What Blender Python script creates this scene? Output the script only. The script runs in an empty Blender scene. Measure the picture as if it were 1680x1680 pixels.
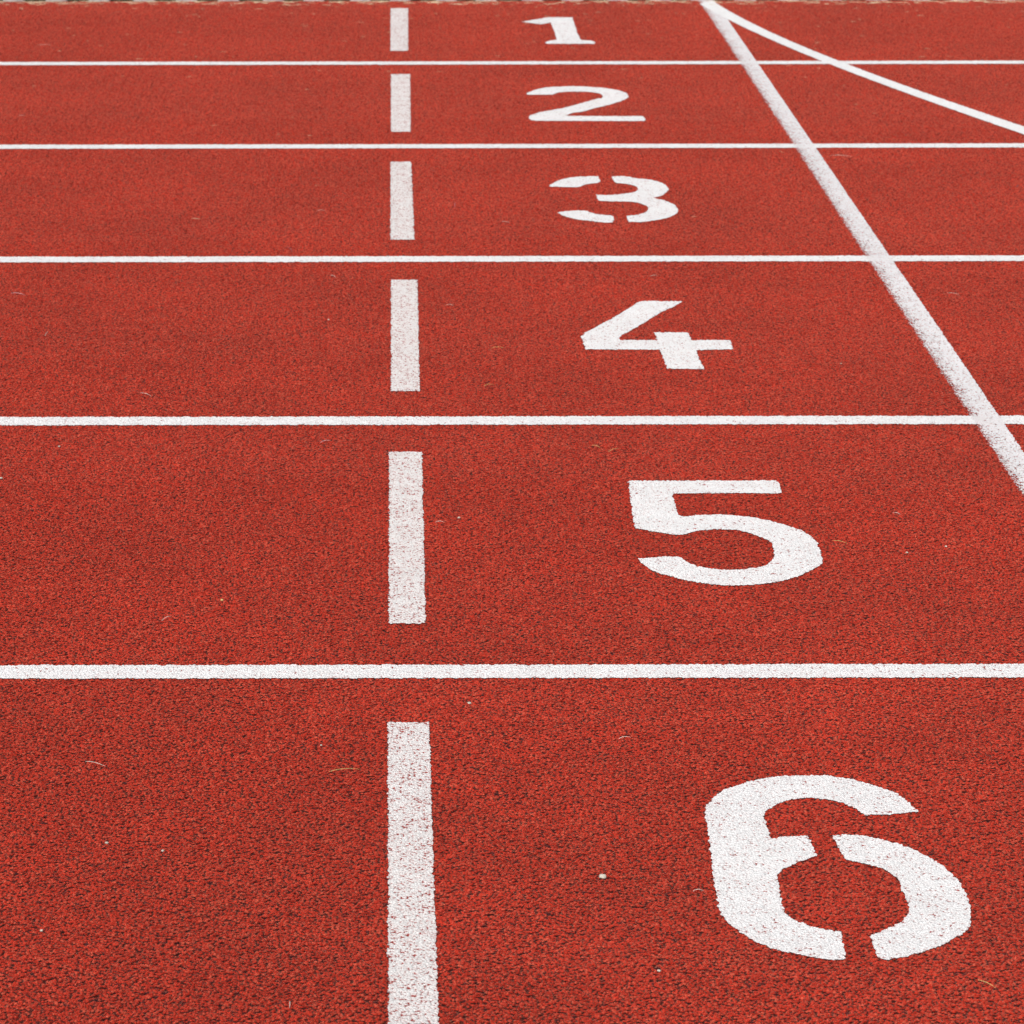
import bpy, bmesh, math, random
from mathutils import Vector, Matrix, noise
R_ = math.radians
rnd = random.Random(7)
scene = bpy.context.scene
C = scene.collection

# ------------------------------------------------------------------ camera
cam_d = bpy.data.cameras.new('camera'); cam = bpy.data.objects.new('camera', cam_d); C.objects.link(cam)
F_PX, PITCH, ROLL, YAW = 5324.88, 0.298875, -0.001346, 0.0
cam_d.sensor_width = 36.0; cam_d.lens = 36.0 * F_PX / 1680.0
cam_d.shift_x = 193.298 / 1680.0
cam_d.clip_start = 0.05; cam_d.clip_end = 2000.0
cp, sp_, cy_, sy_ = math.cos(PITCH), math.sin(PITCH), math.cos(YAW), math.sin(YAW)
Fv = Vector((-sy_ * cp, cy_ * cp, -sp_)); Rv = Vector((cy_, sy_, 0)); Uv = Rv.cross(Fv)
R2 = Rv * math.cos(ROLL) + Uv * math.sin(ROLL); U2 = Uv * math.cos(ROLL) - Rv * math.sin(ROLL)
M = Matrix.Identity(4)
for i in range(3):
    M[i][0], M[i][1], M[i][2] = R2[i], U2[i], -Fv[i]
M[0][3], M[1][3], M[2][3] = -0.018059, -3.975704, 1.442884
cam.matrix_world = M
scene.camera = cam
cam_d.dof.use_dof = True
cam_d.dof.focus_distance = 4.2
cam_d.dof.aperture_fstop = 24.0

# ------------------------------------------------------------------ sky and sun (bright overcast)
SUN_EL, SUN_AZ = R_(55), R_(205)
w = bpy.data.worlds.new('World'); scene.world = w; w.use_nodes = True
nt = w.node_tree; nt.nodes.clear()
sky = nt.nodes.new('ShaderNodeTexSky'); sky.sky_type = 'NISHITA'; sky.sun_disc = False
sky.sun_elevation = SUN_EL; sky.sun_rotation = SUN_AZ; sky.dust_density = 4.0; sky.air_density = 0.8; sky.ozone_density = 0.6
hsv = nt.nodes.new('ShaderNodeHueSaturation'); hsv.inputs['Saturation'].default_value = 0.2
bg = nt.nodes.new('ShaderNodeBackground'); bg.inputs[1].default_value = 0.11
wo = nt.nodes.new('ShaderNodeOutputWorld')
nt.links.new(sky.outputs[0], hsv.inputs['Color']); nt.links.new(hsv.outputs[0], bg.inputs[0]); nt.links.new(bg.outputs[0], wo.inputs[0])
sd = bpy.data.lights.new('sun', 'SUN'); sd.energy = 1.5; sd.angle = R_(14); sd.color = (1.0, 0.965, 0.92)
so = bpy.data.objects.new('sun', sd); C.objects.link(so)
sdir = Vector((math.sin(SUN_AZ) * math.cos(SUN_EL), math.cos(SUN_AZ) * math.cos(SUN_EL), math.sin(SUN_EL)))
so.rotation_euler = sdir.to_track_quat('Z', 'Y').to_euler()
vs = scene.view_settings; vs.view_transform = 'Standard'; vs.look = 'None'; vs.gamma = 1.0; vs.exposure = 0.28; vs.use_curve_mapping = False

scene.render.engine = 'CYCLES'; scene.cycles.feature_set = 'EXPERIMENTAL'; scene.cycles.dicing_rate = 1.0; scene.cycles.preview_dicing_rate = 1.0; scene.cycles.offscreen_dicing_scale = 16; scene.cycles.dicing_camera = cam

# ------------------------------------------------------------------ measured outlines, metres
N = {'one': [[(0.3626, 5.6309), (0.443, 5.7168), (0.5157, 5.7162), (0.515, 5.5897), (0.5145, 5.4996), (0.5133, 5.4002), (0.5154, 5.3458), (0.5169, 5.2835), (0.5482, 5.2651), (0.5549, 5.2385), (0.5517, 5.2122), (0.4151, 5.2134), (0.4148, 5.245), (0.4257, 5.2662), (0.4481, 5.2841), (0.4494, 5.4337), (0.448, 5.5114), (0.4461, 5.6153), (0.4163, 5.5815), (0.3914, 5.5999)]], 'two': [[(0.3266, 4.3908), (0.3392, 4.4211), (0.3573, 4.4552), (0.3792, 4.4784), (0.4091, 4.4918), (0.4598, 4.5), (0.497, 4.4898), (0.5335, 4.471), (0.561, 4.4438), (0.5816, 4.4094), (0.5882, 4.3707), (0.5873, 4.3371), (0.5785, 4.305), (0.5573, 4.2638), (0.5212, 4.208), (0.4885, 4.169), (0.4598, 4.1257), (0.4348, 4.1088), (0.4106, 4.0673), (0.4322, 4.0604), (0.6053, 4.0568), (0.6068, 4.0233), (0.6034, 3.9902), (0.3496, 3.9943), (0.3223, 4.0033), (0.3194, 4.0311), (0.3218, 4.0646), (0.3337, 4.087), (0.3551, 4.1208), (0.41, 4.1742), (0.4625, 4.2469), (0.5072, 4.3115), (0.5178, 4.3173), (0.522, 4.3531), (0.5177, 4.3833), (0.4984, 4.4077), (0.4678, 4.4164), (0.4346, 4.4167), (0.409, 4.4023), (0.393, 4.3722), (0.329, 4.3727)]], 'three': [[(0.3317, 3.1887), (0.3463, 3.2282), (0.3677, 3.263), (0.3984, 3.2849), (0.4463, 3.2927), (0.4461, 3.2725), (0.4479, 3.2374), (0.4416, 3.2156), (0.4133, 3.1999), (0.3982, 3.1735), (0.392, 3.1667), (0.333, 3.1739)], [(0.3348, 2.8907), (0.3515, 2.9061), (0.3782, 2.9132), (0.4006, 2.9103), (0.407, 2.8902), (0.4227, 2.872), (0.4517, 2.8583), (0.4513, 2.8224), (0.4474, 2.7914), (0.4306, 2.7888), (0.4002, 2.8067), (0.3733, 2.8229), (0.3506, 2.8499), (0.3405, 2.8726)], [(0.4758, 3.2904), (0.5056, 3.2923), (0.5314, 3.2669), (0.5543, 3.2567), (0.576, 3.2316), (0.5889, 3.1968), (0.5939, 3.1624), (0.5935, 3.138), (0.5807, 3.0946), (0.5732, 3.0726), (0.5505, 3.0471), (0.5747, 3.0186), (0.5906, 2.981), (0.5961, 2.9439), (0.5962, 2.9118), (0.5898, 2.88), (0.5678, 2.8396), (0.5397, 2.813), (0.5047, 2.791), (0.4811, 2.7974), (0.48, 2.8222), (0.4807, 2.8581), (0.5027, 2.867), (0.5234, 2.894), (0.5311, 2.9214), (0.5326, 2.9536), (0.5242, 2.9815), (0.5088, 3.005), (0.4787, 3.0098), (0.4314, 3.0149), (0.4293, 3.0432), (0.4294, 3.0832), (0.4584, 3.0791), (0.4881, 3.0924), (0.5121, 3.1047), (0.5236, 3.1307), (0.5258, 3.1482), (0.5247, 3.1726), (0.5108, 3.1973), (0.4809, 3.2173), (0.477, 3.2472)]], 'four': [[(0.3256, 1.8005), (0.3502, 1.8545), (0.3824, 1.9175), (0.4201, 1.998), (0.4476, 2.0597), (0.4581, 2.0705), (0.5338, 2.07), (0.5149, 2.0303), (0.4882, 1.9853), (0.461, 1.929), (0.4339, 1.8697), (0.4121, 1.827), (0.397, 1.7963), (0.3927, 1.7734), (0.3949, 1.7658), (0.4615, 1.7654), (0.4604, 1.8229), (0.5221, 1.8241), (0.523, 1.7917), (0.5235, 1.765), (0.5928, 1.7647), (0.5931, 1.7307), (0.5925, 1.6971), (0.5262, 1.6923), (0.5256, 1.635), (0.5271, 1.5917), (0.5274, 1.556), (0.4625, 1.5599), (0.4626, 1.6064), (0.4618, 1.6646), (0.4605, 1.6941), (0.3273, 1.6986), (0.3263, 1.7472), (0.3253, 1.7775)]], 'five': [[(0.3475, 0.8678), (0.578, 0.8688), (0.5794, 0.8454), (0.5776, 0.8033), (0.571, 0.7978), (0.5132, 0.8015), (0.4106, 0.7992), (0.4088, 0.7661), (0.4089, 0.7185), (0.4072, 0.6817), (0.4243, 0.6797), (0.4366, 0.6862), (0.4644, 0.6894), (0.4973, 0.6846), (0.5216, 0.6726), (0.547, 0.6547), (0.5712, 0.6284), (0.589, 0.5992), (0.5993, 0.5578), (0.5999, 0.517), (0.5991, 0.48), (0.593, 0.4466), (0.5769, 0.4226), (0.5547, 0.393), (0.5243, 0.3696), (0.4879, 0.3563), (0.4526, 0.3524), (0.4221, 0.3595), (0.3975, 0.373), (0.3699, 0.3955), (0.3479, 0.4236), (0.3373, 0.4568), (0.3331, 0.4763), (0.3578, 0.4798), (0.377, 0.484), (0.392, 0.4821), (0.4, 0.4656), (0.4147, 0.4413), (0.4323, 0.4292), (0.4559, 0.4231), (0.4841, 0.426), (0.5078, 0.4379), (0.5232, 0.459), (0.531, 0.4864), (0.5333, 0.5235), (0.533, 0.5549), (0.5194, 0.5804), (0.499, 0.6061), (0.4747, 0.6139), (0.4494, 0.6128), (0.4253, 0.6032), (0.4067, 0.5885), (0.3934, 0.5905), (0.3674, 0.6035), (0.3398, 0.623), (0.3399, 0.6655), (0.3431, 0.7527), (0.3445, 0.8079)]], 'six': [[(0.3429, -0.4719), (0.3492, -0.4497), (0.3673, -0.416), (0.3885, -0.3961), (0.4187, -0.376), (0.4456, -0.3674), (0.4804, -0.3658), (0.5059, -0.3694), (0.5303, -0.3811), (0.557, -0.4053), (0.5751, -0.4281), (0.5836, -0.4561), (0.5897, -0.4783), (0.571, -0.4837), (0.5492, -0.4891), (0.5262, -0.488), (0.5182, -0.4698), (0.5, -0.4475), (0.4799, -0.439), (0.459, -0.4361), (0.4408, -0.4456), (0.4218, -0.4639), (0.4099, -0.4859), (0.4092, -0.5212), (0.4078, -0.5612), (0.4283, -0.5533), (0.4525, -0.5497), (0.4543, -0.5692), (0.4556, -0.6082), (0.4364, -0.6236), (0.4181, -0.6413), (0.4058, -0.6614), (0.4038, -0.6961), (0.4029, -0.7301), (0.4017, -0.7493), (0.4048, -0.7731), (0.4201, -0.7919), (0.4377, -0.8058), (0.4551, -0.8128), (0.454, -0.8357), (0.4533, -0.8651), (0.4499, -0.8807), (0.4284, -0.8793), (0.4069, -0.8694), (0.3818, -0.8559), (0.3614, -0.8332), (0.345, -0.8055), (0.3347, -0.7728), (0.333, -0.7395), (0.3346, -0.6711), (0.3382, -0.5897), (0.341, -0.5156)], [(0.4824, -0.5509), (0.4953, -0.5467), (0.5154, -0.551), (0.5383, -0.5643), (0.5602, -0.5827), (0.5787, -0.6087), (0.5952, -0.6444), (0.6031, -0.6819), (0.6053, -0.7163), (0.6039, -0.7452), (0.6005, -0.7737), (0.5924, -0.804), (0.5774, -0.8247), (0.55, -0.8519), (0.5202, -0.872), (0.494, -0.883), (0.4868, -0.8741), (0.4859, -0.8472), (0.4856, -0.8221), (0.5029, -0.8084), (0.5211, -0.7898), (0.5314, -0.7735), (0.5373, -0.7498), (0.5373, -0.7209), (0.5378, -0.6916), (0.5367, -0.6718), (0.5263, -0.6467), (0.5083, -0.6314), (0.4878, -0.6186), (0.4837, -0.5954), (0.4827, -0.572)]]}
dash = [[((-0.0266, 5.9054), (0.0261, 5.905)), ((-0.0266, 5.091), (0.0226, 5.0906))], [((-0.0247, 4.6958), (0.0262, 4.6954)), ((-0.0245, 3.8491), (0.023, 3.8488))], [((-0.025, 3.4673), (0.0225, 3.467)), ((-0.0245, 2.6232), (0.0244, 2.6229))], [((-0.0234, 2.2546), (0.028, 2.2543)), ((-0.023, 1.4097), (0.0259, 1.4094))], [((-0.0259, 1.0333), (0.0263, 1.033)), ((-0.0253, 0.1911), (0.0244, 0.1909))], [((-0.0259, -0.1859), (0.025, -0.1861)), ((-0.0256, -0.8598), (0.0243, -0.8599)), ((-0.0243, -1.032), (0.0251, -1.0321))]]
L = [(0.9224, 6.0524), (0.9241, 5.8703), (0.9256, 5.6882), (0.927, 5.506), (0.9283, 5.3239), (0.9294, 5.1418), (0.9304, 4.9597), (0.9313, 4.7776), (0.9321, 4.5954), (0.9329, 4.4133), (0.9335, 4.2312), (0.9341, 4.0491), (0.9347, 3.867), (0.9352, 3.6848), (0.9356, 3.5027), (0.9361, 3.3206), (0.9366, 3.1385), (0.937, 2.9563), (0.9375, 2.7742), (0.9379, 2.5921), (0.9385, 2.41), (0.939, 2.2279), (0.9396, 2.0457), (0.9403, 1.8636), (0.9411, 1.6815), (0.9419, 1.4994), (0.9428, 1.3173), (0.9439, 1.1351), (0.945, 0.953), (0.9463, 0.7709)]
R = [(0.9728, 6.0807), (0.9735, 5.9064), (0.9742, 5.7321), (0.9749, 5.5579), (0.9756, 5.3836), (0.9763, 5.2093), (0.977, 5.035), (0.9777, 4.8607), (0.9784, 4.6865), (0.9791, 4.5122), (0.9798, 4.3379), (0.9805, 4.1636), (0.9811, 3.9893), (0.9818, 3.8151), (0.9825, 3.6408), (0.9831, 3.4665), (0.9838, 3.2922), (0.9844, 3.118), (0.985, 2.9437), (0.9856, 2.7694), (0.9862, 2.5951), (0.9868, 2.4208), (0.9874, 2.2466), (0.9879, 2.0723), (0.9885, 1.898), (0.989, 1.7237), (0.9895, 1.5494), (0.99, 1.3752), (0.9905, 1.2009), (0.991, 1.0266)]
CT = [(0.9697, 6.12), (0.9697, 6.0206), (0.9809, 5.9361), (0.9933, 5.8517), (1.0069, 5.7672), (1.0216, 5.6827), (1.0374, 5.5983), (1.0542, 5.5138), (1.0721, 5.4294), (1.0909, 5.3449), (1.1107, 5.2604), (1.1313, 5.176), (1.1529, 5.0915), (1.1753, 5.007), (1.1984, 4.9226), (1.2224, 4.8381), (1.247, 4.7536), (1.2724, 4.6692), (1.2983, 4.5847), (1.3249, 4.5002), (1.3521, 4.4158), (1.3798, 4.3313), (1.408, 4.2469), (1.4367, 4.1624), (1.4658, 4.0779), (1.4953, 3.9935), (1.5251, 3.909)]
CB = [(0.9205, 5.99), (0.934, 5.9028), (0.9485, 5.8157), (0.9642, 5.7285), (0.9808, 5.6414), (0.9984, 5.5542), (1.0169, 5.4671), (1.0364, 5.3799), (1.0568, 5.2928), (1.0779, 5.2056), (1.0999, 5.1184), (1.1227, 5.0313), (1.1462, 4.9441), (1.1704, 4.857), (1.1953, 4.7698), (1.2209, 4.6827), (1.247, 4.5955), (1.2737, 4.5083), (1.3009, 4.4212), (1.3286, 4.334), (1.3568, 4.2469), (1.3855, 4.1597), (1.4145, 4.0726), (1.4439, 3.9854), (1.4736, 3.8983), (1.5036, 3.8111)]
st = [((-0.4538, 1.3958), (-0.4325, 1.3756), 'w'), ((-0.7579, 2.1417), (-0.7291, 2.1262), 'g'), ((-0.1372, 1.0856), (-0.1216, 1.0964), 'g'), ((-0.2384, 2.5521), (-0.2246, 2.5061), 'd'), ((-0.1839, 2.9105), (-0.1655, 2.9104), 'w'), ((-0.1447, 2.29), (-0.1324, 2.2739), 'w'), ((-0.3349, 0.2025), (-0.3228, 0.2203), 'w'), ((-0.3915, -0.3183), (-0.3658, -0.3343), 'w'), ((-0.0964, -0.3531), (-0.0599, -0.3453), 'y'), ((0.1181, 3.0188), (0.1136, 2.9214), 'p'), ((0.2097, 2.7947), (0.2287, 2.7822), 'w'), ((0.488, 2.2808), (0.5024, 2.2807), 'w'), ((0.0801, 2.0361), (0.0952, 2.036), 'w'), ((0.1575, 1.7062), (0.1806, 1.706), 'y'), ((0.1372, 1.4413), (0.1543, 1.4494), 'y'), ((0.3013, 1.0655), (0.3143, 1.0512), 'y'), ((0.3257, 1.0298), (0.3444, 1.0475), 'y'), ((0.0432, 0.6497), (0.0568, 0.6497), 'w'), ((0.2575, -0.2453), (0.2728, -0.2412), 'w'), ((0.3081, -0.7067), (0.3201, -0.7067), 'w'), ((0.6244, 0.557), (0.6447, 0.5422), 'y'), ((0.7328, 0.6929), (0.7429, 0.6866), 'w'), ((1.0492, 2.1311), (1.0713, 2.1157), 'w'), ((1.0056, 3.534), (1.0534, 3.5186), 'w'), ((0.581, -0.9326), (0.5959, -0.9514), 'y'), ((-0.1247, -0.9804), (-0.1243, -0.9944), 'w'), ((-0.6571, 1.8013), (-0.6536, 1.8337), 'w'), ((-1.0255, 5.1974), (-0.9875, 5.1971), 'w'), ((-0.9549, 4.0707), (-0.9397, 4.0706), 'w')]
sp = [((0.0791, 0.6742), 6), ((0.0768, -0.1185), 6), ((-0.3446, -0.5683), 5), ((-0.2795, -0.5914), 5), ((-0.3939, -0.8066), 5), ((-0.2572, 0.2902), 6), ((0.7249, 0.5012), 5), ((0.7861, 0.5299), 5), ((0.255, -0.9083), 5), ((0.7736, 1.5932), 4), ((-0.3001, -0.5913), 4), ((-0.632, 0.8865), 6), ((-0.5591, 1.0661), 5), ((-0.1077, -0.2646), 4), ((-0.1402, 1.9252), 5), ((1.3758, 3.1718), 5)]
peb = (0.212, -0.6666)

# ------------------------------------------------------------------ materials
class NT:
    def __init__(s, name):
        s.m = bpy.data.materials.new(name); s.m.use_nodes = True
        s.t = s.m.node_tree; s.t.nodes.clear()
        s.out = s.t.nodes.new('ShaderNodeOutputMaterial'); s.b = s.t.nodes.new('ShaderNodeBsdfPrincipled')
        s.t.links.new(s.b.outputs[0], s.out.inputs[0])
    def n(s, ty, **k):
        o = s.t.nodes.new('ShaderNode' + ty)
        for a, v in k.items(): setattr(o, a, v)
        return o
    def put(s, sock, v):
        if hasattr(v, 'is_linked') or isinstance(v, bpy.types.NodeSocket): s.t.links.new(v, sock)
        else: sock.default_value = v
    def math(s, op, a, b=0.0, clamp=False):
        o = s.n('Math', operation=op, use_clamp=clamp); s.put(o.inputs[0], a); s.put(o.inputs[1], b); return o.outputs[0]
    def ramp(s, v, a, b, c=0.0, d=1.0, smooth=True):
        o = s.n('MapRange', interpolation_type='SMOOTHSTEP' if smooth else 'LINEAR')
        s.put(o.inputs[0], v); s.put(o.inputs[1], a); s.put(o.inputs[2], b); s.put(o.inputs[3], c); s.put(o.inputs[4], d); return o.outputs[0]
    def mix(s, f, a, b, mode='MIX'):
        o = s.n('Mix', data_type='RGBA', blend_type=mode); s.put(o.inputs[0], f); s.put(o.inputs[6], a); s.put(o.inputs[7], b); return o.outputs[2]
    def noise(s, vec, scale, detail=2.0, rough=0.5):
        o = s.n('TexNoise'); s.t.links.new(vec, o.inputs['Vector']); o.inputs['Scale'].default_value = scale
        o.inputs['Detail'].default_value = detail; o.inputs['Roughness'].default_value = rough; return o.outputs[0]

def rubber(s):
    """red granulated running surface: colour, grain height, random per grain"""
    pos = s.n('NewGeometry').outputs['Position']
    flat = s.n('VectorMath', operation='MULTIPLY'); s.t.links.new(pos, flat.inputs[0]); flat.inputs[1].default_value = (1, 1, 0)
    p0 = flat.outputs[0]
    # warp so that the grains are irregular
    nz = s.n('TexNoise'); s.t.links.new(p0, nz.inputs['Vector']); nz.inputs['Scale'].default_value = 260; nz.inputs['Detail'].default_value = 1
    off = s.n('VectorMath', operation='MULTIPLY_ADD'); s.t.links.new(nz.outputs['Color'], off.inputs[0]); off.inputs[1].default_value = (.0032, .0032, 0); s.t.links.new(p0, off.inputs[2])
    p = off.outputs[0]
    v = s.n('TexVoronoi', voronoi_dimensions='2D'); s.t.links.new(p, v.inputs['Vector']); v.inputs['Scale'].default_value = 295
    d = v.outputs['Distance']; sep = s.n('SeparateColor'); s.t.links.new(v.outputs['Color'], sep.inputs[0])
    r1, r2, r3 = sep.outputs[0], sep.outputs[1], sep.outputs[2]
    v2 = s.n('TexVoronoi', voronoi_dimensions='2D'); s.t.links.new(p, v2.inputs['Vector']); v2.inputs['Scale'].default_value = 190
    clump = s.noise(p0, 120, 3, .65)
    big = s.noise(p0, 2.6, 4, .62); mid = s.noise(p0, 22, 3, .6)
    col = s.mix(s.ramp(r1, 0, 1, 0, 1, False), (0.360, 0.0190, 0.0080, 1), (0.590, 0.0400, 0.0180, 1))
    col = s.mix(s.math('GREATER_THAN', r2, .90), col, (0.60, 0.080, 0.042, 1))          # grains worn paler
    # deep gaps between grains: black base rubber, with pit shade painted into the colour
    gap = s.math('ADD', d, s.math('MULTIPLY', s.math('SUBTRACT', clump, .5), 1.1))
    gapf = s.ramp(gap, .39, .67)
    col = s.mix(gapf, col, (0.050, 0.0060, 0.0052, 1))
    dark = s.math('MULTIPLY', s.math('GREATER_THAN', r3, .88), s.ramp(clump, .45, .60))   # uncoated grains
    col = s.mix(s.math('MULTIPLY', dark, .85), col, (0.040, 0.011, 0.014, 1))
    tone = s.math('ADD', s.ramp(big, .3, .7, .88, 1.07), s.ramp(mid, .3, .7, -.06, .06))
    tc = s.n('CombineColor'); [s.t.links.new(tone, tc.inputs[i]) for i in range(3)]
    col = s.mix(1.0, col, tc.outputs[0], 'MULTIPLY')
    h = s.math('SUBTRACT', s.math('MULTIPLY', r2, .35), gap)
    return col, h, gap, (r1, r2, r3), clump, p0

def finish(s, col, h, strength, dist, rough, fill=1.0):
    s.put(s.b.inputs['Base Color'], col); s.put(s.b.inputs['Roughness'], rough)
    b = s.n('Bump'); b.inputs['Strength'].default_value = strength; b.inputs['Distance'].default_value = dist
    if strength < .7:
        s.t.links.new(h, b.inputs['Height']); s.t.links.new(b.outputs[0], s.b.inputs['Normal'])
        return s.m
    vd = s.n('VectorDisplacement', space='WORLD'); vd.inputs['Midlevel'].default_value = 0; vd.inputs['Scale'].default_value = 1
    cx = s.n('CombineXYZ'); s.t.links.new(s.math('MULTIPLY', s.math('ADD', h, .1), DISP * fill), cx.inputs[2])
    s.t.links.new(cx.outputs[0], vd.inputs['Vector']); s.t.links.new(vd.outputs[0], s.out.inputs['Displacement'])
    s.m.displacement_method = 'BOTH'
    return s.m
DISP = .0027
def micro(o):
    md = o.modifiers.new('grain', 'SUBSURF'); md.subdivision_type = 'SIMPLE'; md.levels = 0; md.render_levels = 0
    o.cycles.use_adaptive_subdivision = True; o.cycles.dicing_rate = 1.0


def track_material():
    s = NT('red_rubber_track'); col, h, *_ = rubber(s)
    s.b.inputs['Specular IOR Level'].default_value = .20
    s.b.inputs['Sheen Weight'].default_value = .52; s.b.inputs['Sheen Roughness'].default_value = .35; s.b.inputs['Sheen Tint'].default_value = (1, .31, .21, 1)
    return finish(s, col, h, 1.0, .0022, .85)

def paint_material(name, wear, white=(0.795, 0.795, 0.80, 1), attr=False, tint=0.0, see=False):
    s = NT(name); col, h, gap, (r1, r2, r3), clump, p0 = rubber(s)
    n1 = s.noise(p0, 420, 2, .6); n2 = s.noise(p0, 30, 2, .6)
    # bare where grains sit deep or the coat has rubbed off
    v = s.math('ADD', s.math('MULTIPLY', gap, .55), s.math('MULTIPLY', r1, .30))
    v = s.math('ADD', v, s.math('MULTIPLY', s.math('SUBTRACT', n1, .5), .55))
    v = s.math('ADD', v, s.math('MULTIPLY', s.math('SUBTRACT', n2, .5), .30))
    th = 0.98 - wear
    if attr:
        a = s.n('Attribute', attribute_name='cover')
        v = s.math('ADD', v, s.ramp(a.outputs['Fac'], 0, 1, .62, 0, False))
    bare = s.ramp(v, th, th + .13)
    tone = s.ramp(s.noise(p0, 14, 4, .6), .32, .68, .95, 1.0); tcn = s.n('CombineColor'); [s.t.links.new(tone, tcn.inputs[i]) for i in range(3)]
    thin = s.ramp(v, th - .42, th + .02, 0, .16 + tint)         # thin coat lets red show
    pc = s.mix(r2, white, tuple(c * .93 for c in white[:3]) + (1,))
    pc = s.mix(1.0, pc, tcn.outputs[0], 'MULTIPLY')
    pc = s.mix(thin, pc, (0.55, 0.37, 0.345, 1))
    if see:                                                     # holes in the film really open onto whatever lies beneath
        tr = s.n('BsdfTransparent'); ms = s.n('MixShader'); s.t.links.new(s.math('GREATER_THAN', v, th + .065), ms.inputs[0])
        s.t.links.new(s.b.outputs[0], ms.inputs[1]); s.t.links.new(tr.outputs[0], ms.inputs[2]); s.t.links.new(ms.outputs[0], s.out.inputs[0])
    else:
        pc = s.mix(bare, pc, s.mix(.65, col, (0.40, 0.045, 0.032, 1)))
    s.b.inputs['Specular IOR Level'].default_value = .2
    return finish(s, pc, h, .8, .0016, .7, .50)

MT = track_material()
ML = paint_material('white_lane_paint', .36)
MN = paint_material('white_number_paint', .38)
MD = paint_material('worn_white_paint', .47, (0.765, 0.76, 0.755, 1), tint=.13)
MF = paint_material('sprayed_white_paint', .37, (0.77, 0.765, 0.785, 1), attr=True, tint=.12, see=True)
MC = paint_material('white_curve_paint', .28, see=True)

def simple(name, c1, c2, scale, rough=.8, bump=.3, bd=.002):
    s = NT(name); pos = s.n('NewGeometry').outputs['Position']
    n = s.noise(pos, scale, 4, .65)
    return finish(s, s.mix(s.ramp(n, .3, .7), c1, c2), n, bump, bd, rough)
M_soil = simple('dry_soil_and_turf', (0.045, 0.040, 0.018, 1), (0.10, 0.085, 0.045, 1), 25, .95, .6, .02)
M_kerb = simple('pale_concrete', (0.40, 0.40, 0.37, 1), (0.58, 0.57, 0.53, 1), 60, .8)
M_grass = simple('green_grass_blades', (0.050, 0.055, 0.020, 1), (0.12, 0.100, 0.045, 1), 40, .7)
M_straw = simple('dry_straw', (0.50, 0.36, 0.20, 1), (0.72, 0.60, 0.42, 1), 150, .7)
M_white = simple('bleached_straw', (0.52, 0.42, 0.35, 1), (0.70, 0.62, 0.54, 1), 150, .7)
M_yel = simple('yellow_straw', (0.50, 0.32, 0.09, 1), (0.66, 0.46, 0.18, 1), 150, .7)
M_grey = simple('grey_fibre', (0.36, 0.34, 0.36, 1), (0.52, 0.50, 0.52, 1), 150, .6)
M_dark = simple('dark_twig', (0.10, 0.06, 0.08, 1), (0.20, 0.14, 0.17, 1), 150, .7)
M_pink = simple('pink_thread', (0.50, 0.16, 0.20, 1), (0.62, 0.25, 0.28, 1), 150, .7)
M_stone = simple('pale_stone', (0.42, 0.38, 0.30, 1), (0.66, 0.61, 0.52, 1), 400, .75, .5, .0006)
MATS = {'w': M_white, 'y': M_yel, 'g': M_grey, 'd': M_dark, 'p': M_pink}

# ------------------------------------------------------------------ helpers
def link(name, me, mat, parent=None):
    o = bpy.data.objects.new(name, me); C.objects.link(o)
    if mat: me.materials.append(mat)
    if parent: o.parent = parent
    return o
def tag(o, label=None, cat=None, group=None, kind=None):
    for k, v in (('label', label), ('category', cat), ('group', group), ('kind', kind)):
        if v: o[k] = v
    return o
def box(bm, x0, x1, y0, y1, z0, z1):
    vs_ = [bm.verts.new((x, y, z)) for z in (z0, z1) for x, y in ((x0, y0), (x1, y0), (x1, y1), (x0, y1))]
    for f in ((3, 2, 1, 0), (4, 5, 6, 7), (0, 1, 5, 4), (1, 2, 6, 5), (2, 3, 7, 6), (3, 0, 4, 7)):
        bm.faces.new([vs_[i] for i in f])
def area(p): return sum(p[i - 1][0] * p[i][1] - p[i][0] * p[i - 1][1] for i in range(len(p))) / 2
def ccw(p): return p if area(p) > 0 else p[::-1]
def dens(p, closed=True, step=.0035, smooth=True):
    """resample an outline densely; corners stay, gentle bends are rounded (Catmull-Rom)"""
    n = len(p); out = []
    P = [Vector(q) for q in p]
    def corner(i):
        if not closed and (i <= 0 or i >= n - 1): return True
        a = (P[i % n] - P[i - 1]); b = (P[(i + 1) % n] - P[i % n])
        return a.length < 1e-6 or b.length < 1e-6 or abs(a.angle_signed(b)) > R_(38)
    for i in range(n if closed else n - 1):
        a, b = P[i], P[(i + 1) % n]
        if smooth and (b - a).length < .25:
            m0 = (b - a) if corner(i) else (b - P[i - 1]) * .5
            m1 = (b - a) if corner((i + 1) % n if closed else i + 1) else (P[(i + 2) % n] - a) * .5
            L = (b - a).length
            m0 = m0 if m0.length < 2 * L else m0 * (2 * L / m0.length); m1 = m1 if m1.length < 2 * L else m1 * (2 * L / m1.length)
        else: m0 = m1 = b - a
        k = max(1, int((b - a).length / step))
        for j in range(k):
            t = j / k; t2 = t * t; t3 = t2 * t
            out.append(a * (2 * t3 - 3 * t2 + 1) + m0 * (t3 - 2 * t2 + t) + b * (3 * t2 - 2 * t3) + m1 * (t3 - t2))
    if not closed: out.append(P[-1])
    return out
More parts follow.
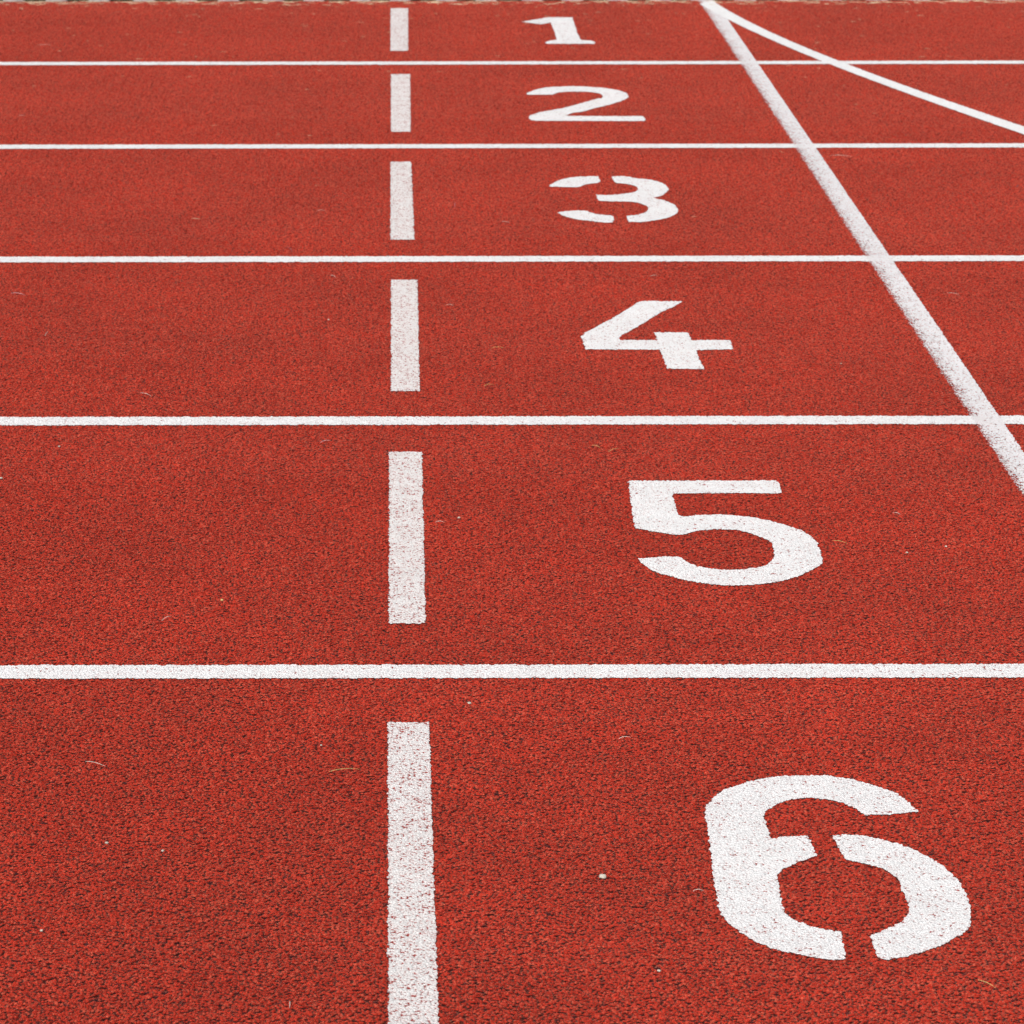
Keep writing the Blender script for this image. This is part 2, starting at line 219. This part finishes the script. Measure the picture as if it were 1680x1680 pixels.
def rag(p, amp=.0011, low=.0011, closed=True, seed=0):
    """ragged paint edge: every grain the stencil or tape crosses takes paint or not"""
    n = len(p); out = []
    for i, q in enumerate(p):
        a = p[i - 1] if (closed or i) else p[0]; b = p[(i + 1) % n] if (closed or i < n - 1) else p[-1]
        t = (b - a); t = t.normalized() if t.length > 1e-9 else Vector((1, 0)); nr = Vector((t.y, -t.x))
        k = rnd.gauss(0, amp) + low * 2 * noise.noise(Vector((q.x * 60, q.y * 60, seed * 3.1)))
        out.append(q + nr * k)
    return out
def sheet(name, outlines, mat, z=.0008):
    bm = bmesh.new()
    for o in outlines:
        o = ccw([(q[0], q[1]) for q in o])
        bm.faces.new([bm.verts.new((x, y, z)) for x, y in o])
    for ax, cell in ((0, .011), (1, .016)):                # cut into small cells so the film follows the grains
        lo, hi = min(v.co[ax] for v in bm.verts), max(v.co[ax] for v in bm.verts)
        k = lo + cell * .6
        while k < hi:
            co = Vector((0, 0, 0)); co[ax] = k; no = Vector((0, 0, 0)); no[ax] = 1
            near = [f for f in bm.faces if min(v.co[ax] for v in f.verts) < k < max(v.co[ax] for v in f.verts)]
            es = {e for f in near for e in f.edges}; vv = {v for f in near for v in f.verts}
            bmesh.ops.bisect_plane(bm, geom=list(vv) + list(es) + near, plane_co=co, plane_no=no, dist=1e-5)
            k += cell
    me = bpy.data.meshes.new(name); bm.to_mesh(me); bm.free()
    o = link(name, me, mat); micro(o); return o

# ------------------------------------------------------------------ the setting
TRACK_EDGE = 6.066
bm = bmesh.new()
bmesh.ops.create_grid(bm, x_segments=40, y_segments=40, size=600)
bmesh.ops.translate(bm, verts=bm.verts, vec=(0, 0, -.02))
me = bpy.data.meshes.new('ground'); bm.to_mesh(me); bm.free()
tag(link('ground', me, M_soil), kind='structure')
bm = bmesh.new()
xs = [-60, -20, -8] + [-4 + .1 * i for i in range(91)] + [9, 20, 60]
back = [bm.verts.new((x, TRACK_EDGE + (.004 * noise.noise(Vector((x * 7, 0, 0))) + .003 * noise.noise(Vector((x * 31, 4, 0)))), 0)) for x in xs]
front = [bm.verts.new((x, -14, 0)) for x in xs]
low_ = [bm.verts.new((v.co.x, v.co.y, -.021)) for v in back]
for i in range(len(xs) - 1):
    bm.faces.new((back[i], back[i + 1], low_[i + 1], low_[i]))
rows = [front] + [[bm.verts.new((x, y, 0)) for x in xs] for y in (-8, -5, -3.5, -2.5, -2, -1.5, -1.2) + tuple(-1 + .2 * k for k in range(35))] + [back]
for ra, rb in zip(rows, rows[1:]):
    for i in range(len(xs) - 1): bm.faces.new((ra[i], ra[i + 1], rb[i + 1], rb[i]))
me = bpy.data.meshes.new('running_track'); bm.to_mesh(me); bm.free()
tk = link('running_track', me, MT); tag(tk, kind='structure'); micro(tk)

# ------------------------------------------------------------------ painted markings
# straight line across the lanes; its left edge is soft where paint drifted past the tape
def strip(name, left, right, mat, z, cover=(0.06, .52, .72, .88, .97), us=(-.06, 0.05, .22, .50, 1.0), step=.004, amp=(.0006, .0007), low=(.0008, .0004), seed=5):
    A = dens(left, False, step, False); B = dens(right, False, step, False)
    n = int(max((A[-1] - A[0]).length, (B[-1] - B[0]).length) / step)
    def res(Q):
        s = [0]
        for i in range(1, len(Q)): s.append(s[-1] + (Q[i] - Q[i - 1]).length)
        out = []; j = 0
        for i in range(n + 1):
            t = s[-1] * i / n
            while j < len(Q) - 2 and s[j + 1] < t: j += 1
            f = (t - s[j]) / max(1e-9, s[j + 1] - s[j]); out.append(Q[j].lerp(Q[j + 1], min(1, max(0, f))))
        return out
    A, B = rag(res(A), amp[0], low[0], False, seed), rag(res(B), amp[1], low[1], False, seed + 40)
    bm = bmesh.new(); lay = bm.verts.layers.float.new('cover'); prev = None
    for a, b in zip(A, B):
        row = []
        for u, c in zip(us, cover):
            q = a.lerp(b, u); v = bm.verts.new((q.x, q.y, z)); v[lay] = c; row.append(v)
        m = len(us)
        if prev:
            for i in range(m - 1): bm.faces.new((prev[i], prev[i + 1], row[i + 1], row[i]))
        prev = row
    for f in bm.faces:
        f.normal_update()
        if f.normal.z < 0: f.normal_flip()
    me = bpy.data.meshes.new(name); bm.to_mesh(me); bm.free()
    o = link(name, me, mat); micro(o); return o
for k in range(5):
    y0 = 1.22 * k
    xs_ = (-12, 12)
    o = strip('lane_line', [(x, y0 - .0255) for x in xs_], [(x, y0 + .0255) for x in xs_], ML, .0012, (1, 1, 1, 1, 1), (0, .25, .5, .75, 1), .005, (.0008, .0008), (.0009, .0009), k)
    names = [('5', '6', 'widest, nearest of five'), ('4', '5', 'second nearest'), ('3', '4', 'middle of five'),
             ('2', '3', 'second farthest'), ('1', '2', 'thinnest, farthest')][k]
    tag(o, 'white lane line between numbers %s and %s, %s' % names, 'lane line', 'white lane lines across the track')

for i, d in enumerate(dash):
    L_ = [a for a, b in d]; R__ = [b for a, b in d]
    if i == 5: L_, R__ = [L_[0], L_[-1]], [R__[0], R__[-1]]
    o = sheet('dash_mark', [rag(dens(L_ + R__[::-1], True, .0025, False), .0009, .0005, True, i)], MD, .0012)
    num = str(i + 1)
    tag(o, 'faded pinkish white dash painted to the left of the number ' + num + ', between its lane lines' if i < 5 else
        'faded white dash left of the number 6, largest and nearest, cut off at bottom', 'dash mark', 'row of worn dashes, one in each lane')

NUMS = ['one', 'two', 'three', 'four', 'five', 'six']
DESC = ['white painted number 1 with slanted flag and thin foot, farthest number', 'white painted number 2 in one unbroken curved stroke',
        'white stencilled number 3 with two gaps in its left strokes', 'white painted number 4 with open top, between the 3 and the 5',
        'white painted number 5 with open round bowl, above the 6', 'large white stencilled number 6 split by two gaps, nearest number']
for i, k in enumerate(NUMS):
    o = sheet('painted_number', [rag(dens(q, True, .0035), .0009, .0006, True, i) for q in N[k]], MN, .0012)
    tag(o, DESC[i], 'painted number', 'lane numbers 1 to 6')

# straight 5 cm line (taped); small drift in the edges measured along it
Lf = [(.9222, TRACK_EDGE - .008)] + L[1:] + [(.9460, .2), (.9500, -1.22), (.962, -6.0)]
Rf = [(.9716, TRACK_EDGE - .008)] + R[1:] + [(.9950, .2), (.9990, -1.22), (1.011, -6.0)]
o = strip('cross_line', Lf, Rf, MF, .0015)
tag(o, 'straight white line crossing all lanes on the right, its left edge soft and faded', 'track line')
ct = [(q[0], min(q[1], TRACK_EDGE - .008)) for q in CT] + [(1.74, 3.33), (2.06, 2.62), (2.48, 1.85), (3.0, 1.0), (3.6, .1), (4.3, -.9)]
cb = CB + [(1.70, 3.28), (2.02, 2.58), (2.44, 1.81), (2.96, .965), (3.56, .065), (4.26, -.93)]
o = strip('curved_line', ct, cb, MC, .0018, (1, 1, 1, 1, 1), (0, .25, .5, .75, 1), .004, (.0007, .0007), (.0004, .0004), 3)
tag(o, 'curved white line branching off the straight one at top right', 'track line')

# ------------------------------------------------------------------ inner kerb at the far edge
kerb = bpy.data.objects.new('inner_kerb', None); C.objects.link(kerb); kerb.location = (0.4, TRACK_EDGE + .02, 0)
tag(kerb, 'low pale concrete kerb on small feet along the far edge of the red track', 'kerb')
def bevel_box(name, dims, mat, bev=.003):
    bm = bmesh.new(); box(bm, *dims); bmesh.ops.recalc_face_normals(bm, faces=bm.faces)
    bmesh.ops.bevel(bm, geom=bm.edges[:], offset=bev, segments=2, affect='EDGES')
    me = bpy.data.meshes.new(name); bm.to_mesh(me); bm.free(); return me
link('kerb_rail', bevel_box('kerb_rail', (-12.0, 12.0, 0, .05, .022, .052), M_kerb), None, kerb)
foot_me = bevel_box('kerb_foot', (-.032, .032, .002, .046, -.022, .0218), M_kerb)
foot_me.materials.append(M_kerb)
for i in range(98):
    f = bpy.data.objects.new('kerb_foot', foot_me); C.objects.link(f); f.parent = kerb
    f.location = (-6.4 + i * .1335 + rnd.uniform(-.006, .006), rnd.uniform(-.002, .002), 0)

# ------------------------------------------------------------------ blades, straws, grit
def blade(bm, x, y, ang, L, wd, z=.0008, bend=.15, lift=0.0, segs=4, tall=False):
    """a thin tapering straw lying (or, tall, standing) with three sides"""
    d = Vector((math.cos(ang), math.sin(ang), 0)); nrm = Vector((-d.y, d.x, 0)); up = Vector((0, 0, 1)); prev = None
    for i in range(segs + 1):
        t = i / segs; r = wd * .5 * (1 - .75 * abs(2 * t - .8) ** 2 * .6)
        r = max(r, wd * .12)
        if tall: c = Vector((x, y, z)) + up * (L * t) + d * (bend * L * t * t); s1 = nrm; s2 = d
        else: c = Vector((x, y, z + r * .5)) + d * (L * (t - .5)) + nrm * (bend * L * (.25 - (t - .5) ** 2)) + up * (lift * (1 - (2 * t - 1) ** 2)); s1 = nrm; s2 = up
        ring = [bm.verts.new(c + s1 * r), bm.verts.new(c - s1 * r), bm.verts.new(c + s2 * r * .9)]
        if prev:
            for a, b in ((0, 1), (1, 2), (2, 0)): bm.faces.new((prev[a], prev[b], ring[b], ring[a]))
        else: bm.faces.new(ring)
        prev = ring
    bm.faces.new(prev[::-1])

bm = bmesh.new()                                     # dry clippings gathered against the kerb, thinning out over lanes 1 and 2
for i in range(1000):
    x = rnd.uniform(-3.0, 4.0); c = .55 + .45 * noise.noise(Vector((x * 3.1, 2, 0)))
    y = TRACK_EDGE - abs(rnd.gauss(0, .040)) * (1.7 * c + .15) - .004
    blade(bm, x, y, rnd.gauss(0, .6), rnd.uniform(.006, .045), rnd.uniform(.0010, .0026), .0006, rnd.uniform(-.3, .3))
for i in range(280):
    y = TRACK_EDGE - rnd.expovariate(1.6) - .05
    if y < -1.1: continue
    blade(bm, rnd.uniform(-2.4, 3.0), y, rnd.gauss(0, .5), rnd.uniform(.004, .020), rnd.uniform(.0007, .0013), .0008, rnd.uniform(-.3, .3))
bmesh.ops.recalc_face_normals(bm, faces=bm.faces)
me = bpy.data.meshes.new('dry_grass_clippings'); bm.to_mesh(me); bm.free()
tag(link('dry_grass_clippings', me, M_straw), kind='stuff', label='dry pale grass clippings scattered over the track along its far edge', cat='grass clippings')

bm = bmesh.new()                                     # turf beyond the kerb
for i in range(9000):
    x = rnd.uniform(-4.0, 5.0); y = TRACK_EDGE + .02 + rnd.expovariate(2.0)
    if TRACK_EDGE + .015 < y < TRACK_EDGE + .075: y += .06
    blade(bm, x, y, rnd.uniform(0, 6.28), rnd.uniform(.02, .06), rnd.uniform(.002, .004), -.02, rnd.uniform(.1, .6), segs=3, tall=True)
bmesh.ops.recalc_face_normals(bm, faces=bm.faces)
me = bpy.data.meshes.new('grass'); bm.to_mesh(me); bm.free()
tag(link('grass', me, M_grass), kind='stuff', label='short green turf growing behind the kerb', cat='grass')

SL = ['short pale curved straw left of the number 4 dash, just above the lane line', 'grey straw lying flat in lane 4 by the left edge of the photo',
      'light grey straw just under the lane line, left of the number 5 dash', 'small dark twig just above the lane line, left of the number 3 dash',
      'thin pale straw left of the middle of the number 3 dash', 'pale short straw just below the lane line, left of the number 4 dash top',
      'pale slanting straw alone in the lower left part of lane 5', 'pale curved straw upper left in lane 6, left of everything there',
      'long thin yellow curved straw left of the number 6 dash, near its top', 'pink thread pointing away from the camera right of the number 3 dash',
      'short pale straw between the number 3 dash and the number 3', 'short pale straw above the number 4 near the lane line',
      'tiny pale straw right of the number 4 dash near its top', 'yellowish straw halfway between the number 4 dash and the number 4',
      'thin yellow straw right of the lower end of the number 4 dash', 'thin yellow straw above left of the number 5, left one of two',
      'bent yellow straw above left of the number 5, right one of two', 'tiny pale straw right of the middle of the number 5 dash',
      'thin pale straw in lane 6 just above left of the number 6', 'short pale straw close to the left side of the number 6',
      'long yellow straw right of the bowl of the number 5', 'small pale straw right of the number 5, above its bowl',
      'thin pale straw right of the straight cross line in lane 4', 'thin pale straw right of the cross line in lane 3, under the lane line',
      'yellow straw below right of the number 6, near the bottom right corner', 'tiny upright pale straw near the bottom, left of the number 6 dash',
      'short pale crooked straw in lane 4, right of the crossing by the left edge', 'pale straw in lane 1 near the left edge of the photo',
      'small pale straw in lane 2 at the left edge of the photo']
SL[26] = 'short slanting pale straw in lane 4 far left, below the grey one'; SL[28] = 'small pale straw in lane 2 near the left edge of the photo'
for (a, b, k), lab in zip(st, SL):
    a, b = Vector(a), Vector(b); m = (a + b) / 2; d = b - a
    L_ = min(d.length, .055)
    bm = bmesh.new(); blade(bm, 0, 0, math.atan2(d.y, d.x), L_, .0009, 0, rnd.choice((-.1, .08, .12)), .002, 6)
    bmesh.ops.recalc_face_normals(bm, faces=bm.faces)
    me = bpy.data.meshes.new('straw'); bm.to_mesh(me); bm.free()
    o = link('straw', me, MATS[k]); o.location = (m.x, m.y, .0013)
    tag(o, lab, 'straw', 'loose straws lying on the track')

def pebble(name, x, y, rx, ry, rz, mat, seed, rot=0):
    bm = bmesh.new(); bmesh.ops.create_icosphere(bm, subdivisions=3, radius=1)
    for v in bm.verts:
        k = 1 + .28 * noise.noise(v.co * 1.1 + Vector((seed, 0, 0))); v.co = Vector((v.co.x * rx * k, v.co.y * ry * k, max(-.6, v.co.z) * rz * k))
    for f in bm.faces: f.smooth = True
    me = bpy.data.meshes.new(name); bm.to_mesh(me); bm.free()
    o = link(name, me, mat); o.location = (x, y, rz * .6 + .0004); o.rotation_euler = (0, 0, rot); return o
tag(pebble('pebble', peb[0], peb[1], .0042, .0046, .0022, M_stone, 3, -.5), 'pale oval pebble in lane 6 left of the number 6, biggest loose stone', 'pebble')
GL = ['white grit chip right of the number 5 dash', 'white grit chip under the lane line, right of the number 6 dash top', 'pale grit chip in the middle left of lane 6, upper left of a pair',
      'pale grit chip left of the number 6 dash, beside a straw bit', 'pale grit chip near the left edge in the lower part of lane 6', 'yellow grit chip left of the number 5 dash near its lower end',
      'pale grit chip right of the number 5 bowl, left of a pair', 'pale grit chip right of the number 5 bowl, right of a pair', 'white grit chip in lane 6 below left of the number 6',
      'tiny pale grit chip in lane 4 right of the number 4', 'pale orange grit chip', 'white grit chip on the very left edge in lane 5', 'pale grit chip in lane 5 upper left, under the lane line',
      'pale grit chip left of the number 6 dash near its top corner', 'pale grit chip left of the number 4 dash, half way down', 'dark grit chip right of the cross line in lane 3']
for i, (((x, y), r), lab) in enumerate(zip(sp, GL)):
    if i == 10: continue
    s = r * .00034
    tag(pebble('grit_chip', x, y, s, s * 1.2, s * .7, M_yel if i == 5 else (M_dark if i == 15 else M_stone), i * 1.7, rnd.uniform(0, 3)), lab, 'grit', 'grit chips lying on the track')
